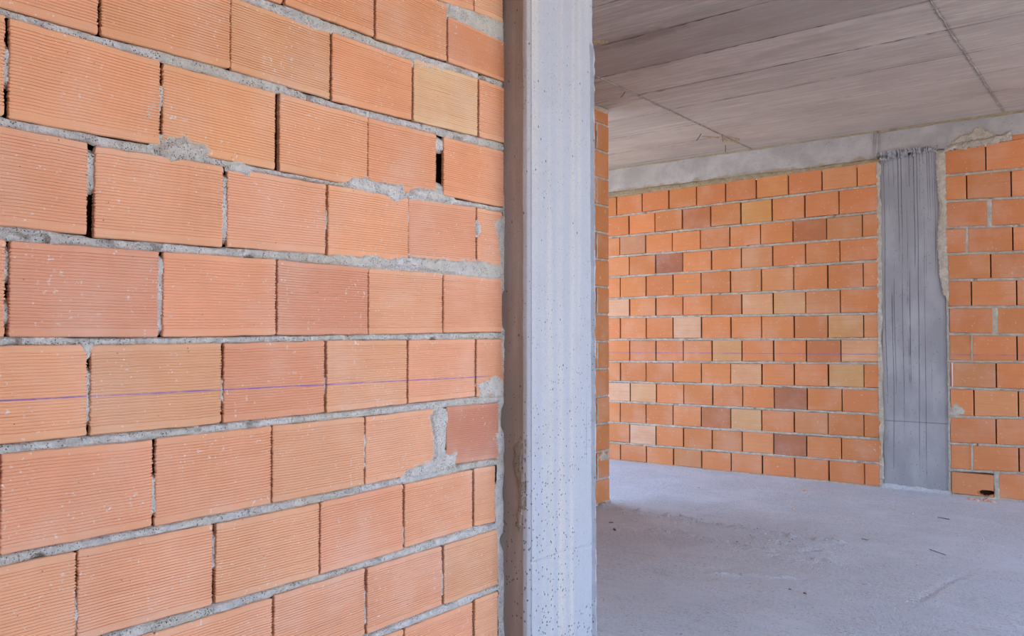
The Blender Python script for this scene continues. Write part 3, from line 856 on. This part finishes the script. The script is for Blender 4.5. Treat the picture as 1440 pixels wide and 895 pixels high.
# thick ragged mortar over the top course and down beside the column
smear(mj, [(.405, 2.742), (.44, 2.776), (.52, 2.79), (.62, 2.80), (.78, 2.812), (.87, 2.825), (.875, 2.765), (.75, 2.748), (.55, 2.742)], .016, .02, 0, YF, -1, 201, step=.006, rag=.02)
smear(mj, [(.45, 2.80), (.52, 2.85), (.60, 2.86), (.62, 2.89), (.67, 2.90), (.70, 2.87), (.74, 2.84), (.77, 2.805), (.65, 2.795)], .006, .02, 0, YF, -1, 202, step=.006, rag=.02)
smear(mj, [(.352, 2.74), (.412, 2.74), (.425, 2.5), (.425, 2.0), (.432, 1.60), (.425, 1.545), (.40, 1.58), (.375, 1.70), (.355, 2.0), (.375, 2.3), (.36, 2.5)], .008, .02, 0, YF, -1, 203, step=.006, rag=.012)
smear(mj, [(.418, .69), (.47, .735), (.52, .70), (.545, .665), (.53, .635), (.45, .62), (.418, .62)], .006, .02, 0, YF, -1, 204, step=.006, rag=.012)
z = np.arange(0, 1.6, .008); u = np.linspace(0, 1, 6)
Sg = (.402 + .006 * fnoise(z * 12, z * 0, 66, 2))[:, None] + .028 * u[None, :]; Zg = z[:, None] + 0 * Sg
D = -.03 + .03 * u[None, :] ** 1.5 + .006 * fnoise(Sg * 40, Zg * 20, 67, 3)
mj.grid(np.stack([Sg, YF - D, Zg], -1), smooth=True)
j2 = mj.build('mortar', M_mortar_far, wall_right)
j2['label'] = 'sandy mortar, thick over the top course'

# far column, a little behind the brick faces
mb = MB()
zz = np.linspace(0, 2.76, 260)
CY = YF + .022
prof = []
for t, (x, y) in enumerate([(-.085, CY + .3), (-.085, CY + .01), (-.078, CY)] + [(x, CY) for x in np.linspace(-.05, .38, 14)] + [(.402, CY + .004), (.412, CY + .01), (.412, CY + .3)]):
    g = .003 * np.exp(-((zz - .555) / .005) ** 2)
    prof.append(np.column_stack([np.full_like(zz, x) + .006 * (1 - zz / 2.76), y + g + .0018 * fnoise(zz * 6, zz * 0 + x * 12, 11, 3), zz]))
P = np.stack(prof, 1)
mb.grid(P, smooth=False, flip=True)
# honeycombed head where it meets the beam
xh = np.arange(-.07, .40, .006); zh = np.arange(2.70, 2.80, .005)
Sg, Zg = np.meshgrid(xh, zh, indexing='ij')
lo = 2.735 + .03 * (Sg - .16) / .24 + .016 * fnoise(Sg * 26, Sg * 0, 14, 2)
D = np.where(Zg > lo, .026 + .045 * fnoise(Sg * 40, Zg * 34, 15, 2), -.012)
mb2 = MB(); mb2.grid(np.stack([Sg, CY - D, Zg], -1), smooth=False)
hc = mb2.build('honeycombed_head', M_fcol)
far = mb.build('concrete_column', M_fcol)
hc.parent = far
tag(far, 'dark streaked concrete column set in the far brick wall', 'column', kind='thing')
# toe of spilt concrete
mb = MB()
Sg, T = np.meshgrid(np.linspace(-.09, .43, 40), np.linspace(0, 1, 8), indexing='ij')
w = .05 + .02 * fnoise(Sg * 8, Sg * 0, 4, 2); h = .028 + .010 * fnoise(Sg * 11, Sg * 0, 5, 2)
mb.grid(np.stack([Sg, CY - w * T, np.maximum(h * (1 - T) ** 2 + .003 * fnoise(Sg * 40, T * 5, 6, 2), -.004) + .001], -1), smooth=True, flip=True)
toe = mb.build('concrete_toe', M_floor, far)

# ring beam over the far wall, in two pours
mb = MB()
def beam_piece(x0, x1, zb, dy, seed):
    xs = np.arange(x0, x1 + .001, .02); zs = np.linspace(zb, CEIL - .0005, 16)
    S, Zz = np.meshgrid(xs, zs, indexing='ij')
    d = .004 * fnoise(S * 4, Zz * 6, seed, 3)
    low = np.where(Zz == zs[0], .008 * fnoise(S * 9, Zz * 0, seed + 2, 3), 0)
    P = np.stack([S, YF + dy + d, Zz + low], -1)
    mb.grid(P, smooth=True, flip=False)
    und = np.stack([P[:, 0], P[:, 0] + np.array([0, .28, 0])], 1)
    mb.grid(und, smooth=False, flip=True)
    for e, fl_ in ((P[0], False), (P[-1], True)):
        mb.grid(np.stack([e, e + np.array([0, .28, 0])], 0), smooth=False, flip=fl_)
beam_piece(XL, -.115, 2.744, -.006, 1)
beam_piece(-.108, XR, 2.765, .006, 7)
# proud fin at the pour joint
z = np.arange(2.74, CEIL, .008); u = np.linspace(0, 1, 6)
Sg = (-.128 + .008 * fnoise(z * 14, z * 0, 3, 2))[:, None] + .035 * u[None, :]; Zg = z[:, None] + 0 * Sg
D = .004 + .012 * np.sin(u * math.pi * 2)[None, :] ** 2 + .006 * fnoise(Sg * 40, Zg * 30, 5, 2) - .02 * (np.abs(2 * u[None, :] - 1) > .99)
mb2 = MB(); mb2.grid(np.stack([Sg, YF - D, Zg], -1), smooth=True)
bm = mb.build('concrete_beam', M_beam)
mb2.build('pour_joint_ridge', M_beam, bm)
tag(bm, 'grey concrete ring beam under the ceiling along the far wall', 'beam', kind='thing')
# ochre paste line between slab and beam
mb = MB()
s = np.arange(-3.4, 1.6, .012)
hh = .012 + .010 * fnoise(s * 5, s * 0, 23, 3); ww = .008 + .006 * fnoise(s * 8, s * 0, 24, 2)
yb = YF - .008
P = np.stack([np.column_stack([s, np.full_like(s, yb + .01), CEIL - np.abs(hh) - .004]), np.column_stack([s, np.full_like(s, yb) - np.abs(ww) * .4, CEIL - np.abs(hh)]),
              np.column_stack([s, yb - np.abs(ww), CEIL - .002 + 0 * s]), np.column_stack([s, yb - np.abs(ww), CEIL + .01 + 0 * s])], 1)
mb.grid(P, smooth=True, flip=True)
pl = mb.build('paste_seam', M_ochre, bm)
pl['label'] = 'ochre seam of cement paste along the slab'

# ------------------------------------------------------------------ partition beyond the column (plane X = XP)
mb = MB(); mj = MB()
PY0, PY1 = 2.7, 5.412
mb.box(XP - .13, XP - .03, PY0, PY1 - .03, 0, CEIL, (.22, .13, .08))
ztops = [2.84 - .2042 * k for k in range(14)]
PB = np.array((.56, .225, .085))
sj = np.arange(4.4, PY1 - .004, .008)
for i, zt in enumerate([2.945] + ztops):
    zb_ = max((zt - .2042 if i else 2.84) + .018, 0.004)
    if zt - zb_ < .03: continue
    x = PY1
    first = .300 if i % 2 == 0 else .170
    k = 0
    while x > PY0:
        w = first if k == 0 else .300
        smooth_brick(mb, 1, XP, 1, max(x - w, PY0), x - (.007 if k else 0), zb_, zb_, zt, zt, tuple(PB * rng.uniform(.9, 1.08)), 8000 + i * 20 + k)
        # filled head joint
        if k == 0 and i % 2:
            z = np.arange(zb_, zt, .008); u = np.linspace(0, 1, 4)
            Sg = (x - w - .012) + .018 * u[None, :] + 0 * z[:, None]; Zg = z[:, None] + 0 * Sg
            mj.grid(np.stack([XP + .0025 + .004 * fnoise(Sg * 40, Zg * 40, i, 2), Sg, Zg], -1), smooth=True)
        x -= w; k += 1
    strip(mj, sj, np.full(len(sj), zb_ + .001), np.full(len(sj), zb_ - .019), 1, XP, 1, 950 + i * 3, lift=-.002, amp=.004, nz=5, lip=.003)
smear(mj, [(4.4, 2.98), (5.41, 2.98), (5.41, 2.945), (4.4, 2.94)], .012, .02, 1, XP, 1, 931, step=.006)
smear(mj, [(5.26, .355), (5.33, .40), (5.38, .36), (5.41, .41), (5.41, .33), (5.3, .33)], .002, .01, 1, XP, 1, 932, step=.006)
smear(mj, [(4.9, .025), (5.418, .03), (5.43, .0), (4.9, .0)], .02, .02, 1, XP, 1, 933, step=.006)
# brick end faces towards the opening
for i, zt in enumerate([2.945] + ztops):
    zb_ = max((zt - .2042 if i else 2.84) + .018, 0.004)
    if zt - zb_ < .03: continue
    smooth_brick(mb, 0, PY1, 1, XP - .15, XP - .001, zb_, zb_, zt, zt, tuple(PB), 8800 + i)
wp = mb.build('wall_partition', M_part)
tag(wp, 'narrow strip of orange block partition behind the pale column', 'wall', kind='structure')
mj.build('mortar', M_mortar_far, wp)

# ------------------------------------------------------------------ shell of the room outside the photograph's frame
mb = MB()
mb.box(XL, XR, YB - .15, YB, 0, CEIL)
mb.box(XR - .15, XR, YB, -.6, 0, CEIL)  # unseen return wall, added to cut light on the near column's dark face
tag(mb.build('wall_front', M_shell), 'bare terracotta wall closing the room behind the viewer, with an added light-blocking return', 'wall', kind='structure')

# ------------------------------------------------------------------ small things on the floor
def shard(name, x, y, a, b, h, rot, seed, mat, label, cat, group=None, lift=0.0):
    """angular broken flake resting on the floor"""
    r = np.random.default_rng(seed); n = 8
    ang = np.sort(r.uniform(0, 2 * math.pi, n)); rad = r.uniform(.65, 1.05, n)
    lo = np.column_stack([np.cos(ang) * rad * a, np.sin(ang) * rad * b, np.zeros(n)])
    hi = lo * np.array([.82, .82, 0]) + np.column_stack([np.zeros((n, 2)), h * r.uniform(.6, 1.1, n)])
    c = math.cos(rot); s = math.sin(rot)
    v = np.concatenate([lo, hi]); v[:, :2] = v[:, :2] @ np.array([[c, s], [-s, c]])
    f = [tuple(range(n))[::-1], tuple(range(n, 2 * n))] + [(k, (k + 1) % n, n + (k + 1) % n, n + k) for k in range(n)]
    mb = MB(); mb.add(v, f)
    o = mb.build(name, mat); o.location = (x, y, lift)
    return tag(o, label, cat, group)


def floor_z(x, y):
    i = int(np.clip(round((x - gx[0]) / .014), 0, len(gx) - 1)); j = int(np.clip(round((y - gy[0]) / .014), 0, len(gy) - 1))
    return float(Z_floor[i, j]) - .001


_mz = np.array([v.co.z for v in fl.data.vertices][:len(gx) * len(gy)]).reshape(len(gx), len(gy)); Z_floor = _mz
shard('brick_fragment', -.541, 6.788, .035, .022, .016, .4, 1, M_shard, 'flat orange brick fragment lying near the foot of the far wall', 'brick fragment', lift=floor_z(-.541, 6.788))
shard('brick_fragment', -.377, 6.06, .017, .012, .011, 1.1, 2, M_shard, 'tiny reddish brick fragment out on the open floor', 'brick fragment', lift=floor_z(-.377, 6.06))
for k, (x, y, a, b, rot) in enumerate([(.595, 7.235, .045, .017, .2), (.655, 7.25, .03, .02, 1.3), (.70, 7.215, .05, .018, -.3), (.64, 7.20, .028, .016, .8), (.745, 7.21, .03, .012, .1), (.69, 7.26, .022, .014, 2.0)]):
    shard('brick_shard', x, y, a, b, .014, rot, 10 + k, M_shard, 'orange brick shard in the scatter below the broken bottom block', 'brick shard', 'shards below the broken block', lift=floor_z(x, y))
shard('mortar_crumb', -1.06, 4.672, .028, .008, .010, -.7, 31, M_crumb, 'elongated dark crumb on the shaded floor near the partition foot', 'crumb', lift=floor_z(-1.06, 4.672))
shard('mortar_crumb', -1.183, 4.837, .022, .012, .008, .2, 32, M_crumb, 'flatter dark crumb just behind the elongated one by the partition', 'crumb', lift=floor_z(-1.183, 4.837))
shard('mortar_crumb', .356, 4.086, .015, .006, .008, -.2, 33, M_crumb, 'dark crumb on the open floor in front, larger of two close together', 'crumb', lift=floor_z(.356, 4.086))
shard('mortar_crumb', .275, 4.11, .010, .005, .006, -.3, 34, M_crumb, 'dark crumb on the open floor in front, smaller of two close together', 'crumb', lift=floor_z(.275, 4.11))


mb = MB(); r_ = np.random.default_rng(8); cnt = 0
LINES = [((-1.54, 5.26), (.25, 5.19), .05), ((-1.54, 5.36), (-1.54, 3.6), .05), ((-.6, 4.72), (.35, 4.75), .05), ((.91, 4.95), (.80, 4.2), .03), ((.90, 6.85), (.87, 5.3), .03), ((-2.8, 7.30), (1.3, 7.32), .03), ((-.35, 5.02), (.25, 4.9), .06), (None, None, 0)]
while cnt < 2600:
    p, q, w_ = LINES[r_.choice(len(LINES), p=[.22, .05, .08, .06, .05, .08, .08, .38])]
    if p is None: x, y = r_.uniform(-2.6, 1.4), r_.uniform(3.4, 7.3)
    else:
        t_ = r_.random(); x = p[0] + (q[0] - p[0]) * t_ + r_.normal(0, w_); y = p[1] + (q[1] - p[1]) * t_ + r_.normal(0, w_)
    if not (gx[0] < x < gx[-1] and gy[0] < y < YF - .01) or (x < XP + .01 and y < PY1): continue
    a_ = min(.011, .0022 * math.exp(r_.normal(.15, .5))); n_ = 5
    an = np.sort(r_.uniform(0, 2 * math.pi, n_)); z0_ = floor_z(x, y) - .001
    lo = np.column_stack([x + np.cos(an) * a_ * r_.uniform(.7, 1.6), y + np.sin(an) * a_, np.full(n_, z0_)])
    top = np.array([[x, y, z0_ + a_ * r_.uniform(.5, 1.3)]])
    hi = (lo * .55 + top * .45); hi[:, 2] = top[0, 2] * .8 + z0_ * .2
    mb.add(np.concatenate([lo, hi, top]), [(k, (k + 1) % n_, n_ + (k + 1) % n_, n_ + k) for k in range(n_)] + [(n_ + k, n_ + (k + 1) % n_, 2 * n_) for k in range(n_)])
    cnt += 1
tag(mb.build('grit', mat_plain('cement_grit', (.50, .47, .45), .95, .45, 30)), 'scatter of fine cement grit and crumbs over the screed floor', 'grit', kind='stuff')


def rod(name, pts, r, mat, label, cat, group=None, head=0.0):
    """bent wire or nail along a few points"""
    pts = np.array(pts, float); base = pts[0].copy(); pts = pts - base
    mb = MB(); rings = []
    for k, p in enumerate(pts):
        d = pts[min(k + 1, len(pts) - 1)] - pts[max(k - 1, 0)]; d = d / np.linalg.norm(d)
        u = np.cross(d, (0, 0, 1) if abs(d[2]) < .9 else (1, 0, 0)); u /= np.linalg.norm(u); w = np.cross(d, u)
        rings.append([p + r * (math.cos(t) * u + math.sin(t) * w) for t in np.linspace(0, 2 * math.pi, 7)])
    mb.grid(np.array(rings), smooth=True)
    for rg, fl_ in ((rings[0], 0), (rings[-1], 1)):
        mb.add(rg[:6], [tuple(range(6))])
    if head:
        d = pts[-1] - pts[-2]; d = d / np.linalg.norm(d); u = np.cross(d, (0, 0, 1)); u /= np.linalg.norm(u); w = np.cross(d, u)
        a = [pts[-1] + head * (math.cos(t) * u + math.sin(t) * w) for t in np.linspace(0, 2 * math.pi, 9)[:8]]
        b = [q + d * .002 for q in a]
        mb.add(a + b, [tuple(range(8)), tuple(range(15, 7, -1))] + [(k, (k + 1) % 8, 8 + (k + 1) % 8, 8 + k) for k in range(8)])
    o = mb.build(name, mat); o.location = base
    return tag(o, label, cat, group)


def flat(p, q, lift, r=.003):
    return [(p[0], p[1], floor_z(*p) + lift), ((p[0] + q[0]) / 2, (p[1] + q[1]) / 2, floor_z((p[0] + q[0]) / 2, (p[1] + q[1]) / 2) + lift + .001), (q[0], q[1], floor_z(*q) + lift)]


rod('steel_nail', flat((.515, 6.366), (.588, 6.341), .005), .0034, M_steel, 'dark steel nail lying on the floor nearest the streaked column', 'nail', head=.006)
rod('steel_nail', flat((.272, 5.394), (.312, 5.374), .004), .0028, M_steel, 'short steel nail lying alone in the middle of the floor', 'nail', head=.005)
rod('wire_offcut', flat((.66, 5.36), (.76, 5.27), .004), .0025, M_steel, 'thin grey wire offcut lying bent on the floor', 'wire')

# ------------------------------------------------------------------ small things in the slab
def splinter(name, p, q, w, h, seed, label):
    """ragged strip of shuttering timber left in the concrete"""
    p = np.array(p, float); q = np.array(q, float); n = 16
    t = np.linspace(0, 1, n); d = (q - p) / np.linalg.norm(q - p); nn = np.array([-d[1], d[0], 0])
    wv = w * (1 - .55 * t ** 3) * (.8 + .35 * vnoise(t * 6, t * 0, seed)); hv = h * (.75 + .5 * vnoise(t * 8, t * 0 + 3, seed))
    c = p + (q - p) * t[:, None] + nn * (.004 * vnoise(t * 4, t * 0 + 6, seed))[:, None]
    up = np.array([0, 0, 1.0])
    rings = [c + nn * wv[:, None] + up * .012, c + nn * wv[:, None] - up * (hv * .6)[:, None], c + nn * (wv * .3)[:, None] - up * hv[:, None], c - nn * (wv * .2)[:, None] - up * (hv * .7)[:, None], c - nn * wv[:, None] - up * (hv * .9)[:, None], c - nn * wv[:, None] + up * .012]
    P = np.stack(rings + [rings[0]], 1) - p
    mb = MB(); mb.grid(P, smooth=False)
    for rg in (P[0][:6], P[-1][:6]): mb.add(rg, [tuple(range(6))])
    o = mb.build(name, M_wood); o.location = p
    return tag(o, label, 'wood scrap')


splinter('ceiling_wood_scrap', (-1.10, 4.085, CEIL), (-.780, 4.135, CEIL), .042, .026, 3, 'splintered board scrap stuck in the ceiling beside the pale column')
splinter('ceiling_wood_scrap', (-1.235, 6.80, CEIL), (-1.165, 6.98, CEIL), .018, .018, 5, 'wood scrap in the ceiling seam, wider of two side by side')
splinter('ceiling_wood_scrap', (-1.185, 6.70, CEIL), (-1.115, 6.90, CEIL), .008, .012, 6, 'thin wood sliver in the ceiling seam against the wider scrap')
splinter('ceiling_wood_scrap', (-1.33, 6.62, CEIL), (-1.235, 6.74, CEIL), .009, .012, 8, 'short grey sliver in the ceiling, on the partition side of the seam')
for (x, y), q, lab in (((-1.168, 6.66), (.0, .012, -.062), 'thin iron tie wire hanging straight down over the ceiling wood scraps'),
                       ((-1.31, 7.06), (-.004, .006, -.062), 'thin iron tie wire hanging from the ceiling nearest the beam'),
                       ((-1.30, 6.54), (-.035, -.03, -.06), 'slanting iron tie wire hanging from the ceiling past the seam'),
                       ((-1.20, 5.09), (-.035, -.02, -.04), 'kinked tie wire hanging at the ceiling seam corner near the partition')):
    rod('hanging_tie_wire', [(x, y, CEIL + .01), (x + q[0] * .5, y + q[1] * .5, CEIL + q[2] * .5), (x + q[0], y + q[1], CEIL + q[2])], .0028, M_iron, lab, 'wire')

# ------------------------------------------------------------------ light: daylight through the open sides
w = bpy.data.worlds.new('sky'); bpy.context.scene.world = w; w.use_nodes = True
t = w.node_tree; t.nodes.clear()
out = t.nodes.new('ShaderNodeOutputWorld'); bg = t.nodes.new('ShaderNodeBackground')
tc = t.nodes.new('ShaderNodeTexCoord'); sp = t.nodes.new('ShaderNodeSeparateXYZ')
cr = t.nodes.new('ShaderNodeValToRGB'); mr = t.nodes.new('ShaderNodeMapRange')
t.links.new(tc.outputs['Generated'], sp.inputs[0]); t.links.new(sp.outputs[2], mr.inputs[0])
mr.inputs[1].default_value = -.2; mr.inputs[2].default_value = 1.0
t.links.new(mr.outputs[0], cr.inputs[0]); t.links.new(cr.outputs[0], bg.inputs[0]); t.links.new(bg.outputs[0], out.inputs[0])
e = cr.color_ramp.elements
e[0].position = .0; e[0].color = (.62, .56, .50, 1)
e[1].position = 1.0; e[1].color = (.34, .52, 1.0, 1)
for p, c in ((.16, (.86, .90, .96)), (.30, (.70, .86, 1.12)), (.55, (.48, .70, 1.16))):
    k = e.new(p); k.color = (*c, 1)
bg.inputs[1].default_value = 2.6
sun = bpy.data.lights.new('sun', 'SUN'); so_ = bpy.data.objects.new('sun', sun); C.objects.link(so_)
sun.energy = 10; sun.color = (1.0, .93, .84); sun.angle = math.radians(.6)
so_.rotation_euler = (math.radians(38), 0, 0)     # high behind the building: it lights the ground outside, never the room

# ------------------------------------------------------------------ camera
cam = bpy.data.cameras.new('camera'); co = bpy.data.objects.new('camera', cam); C.objects.link(co)
co.location = (1.715, 0, 1.24)
co.rotation_euler = (math.radians(91.40), 0, math.radians(37.70))
cam.sensor_width = 36; cam.lens = 1167 / 1440 * 36
cam.clip_start = .01
sc = bpy.context.scene
sc.camera = co
sc.view_settings.view_transform = 'Standard'; sc.view_settings.look = 'None'
sc.view_settings.gamma = 1; sc.view_settings.use_curve_mapping = False
sc.view_settings.exposure = 0.84
sc.cycles.max_bounces = 10; sc.cycles.diffuse_bounces = 8
sc.cycles.use_denoising = True
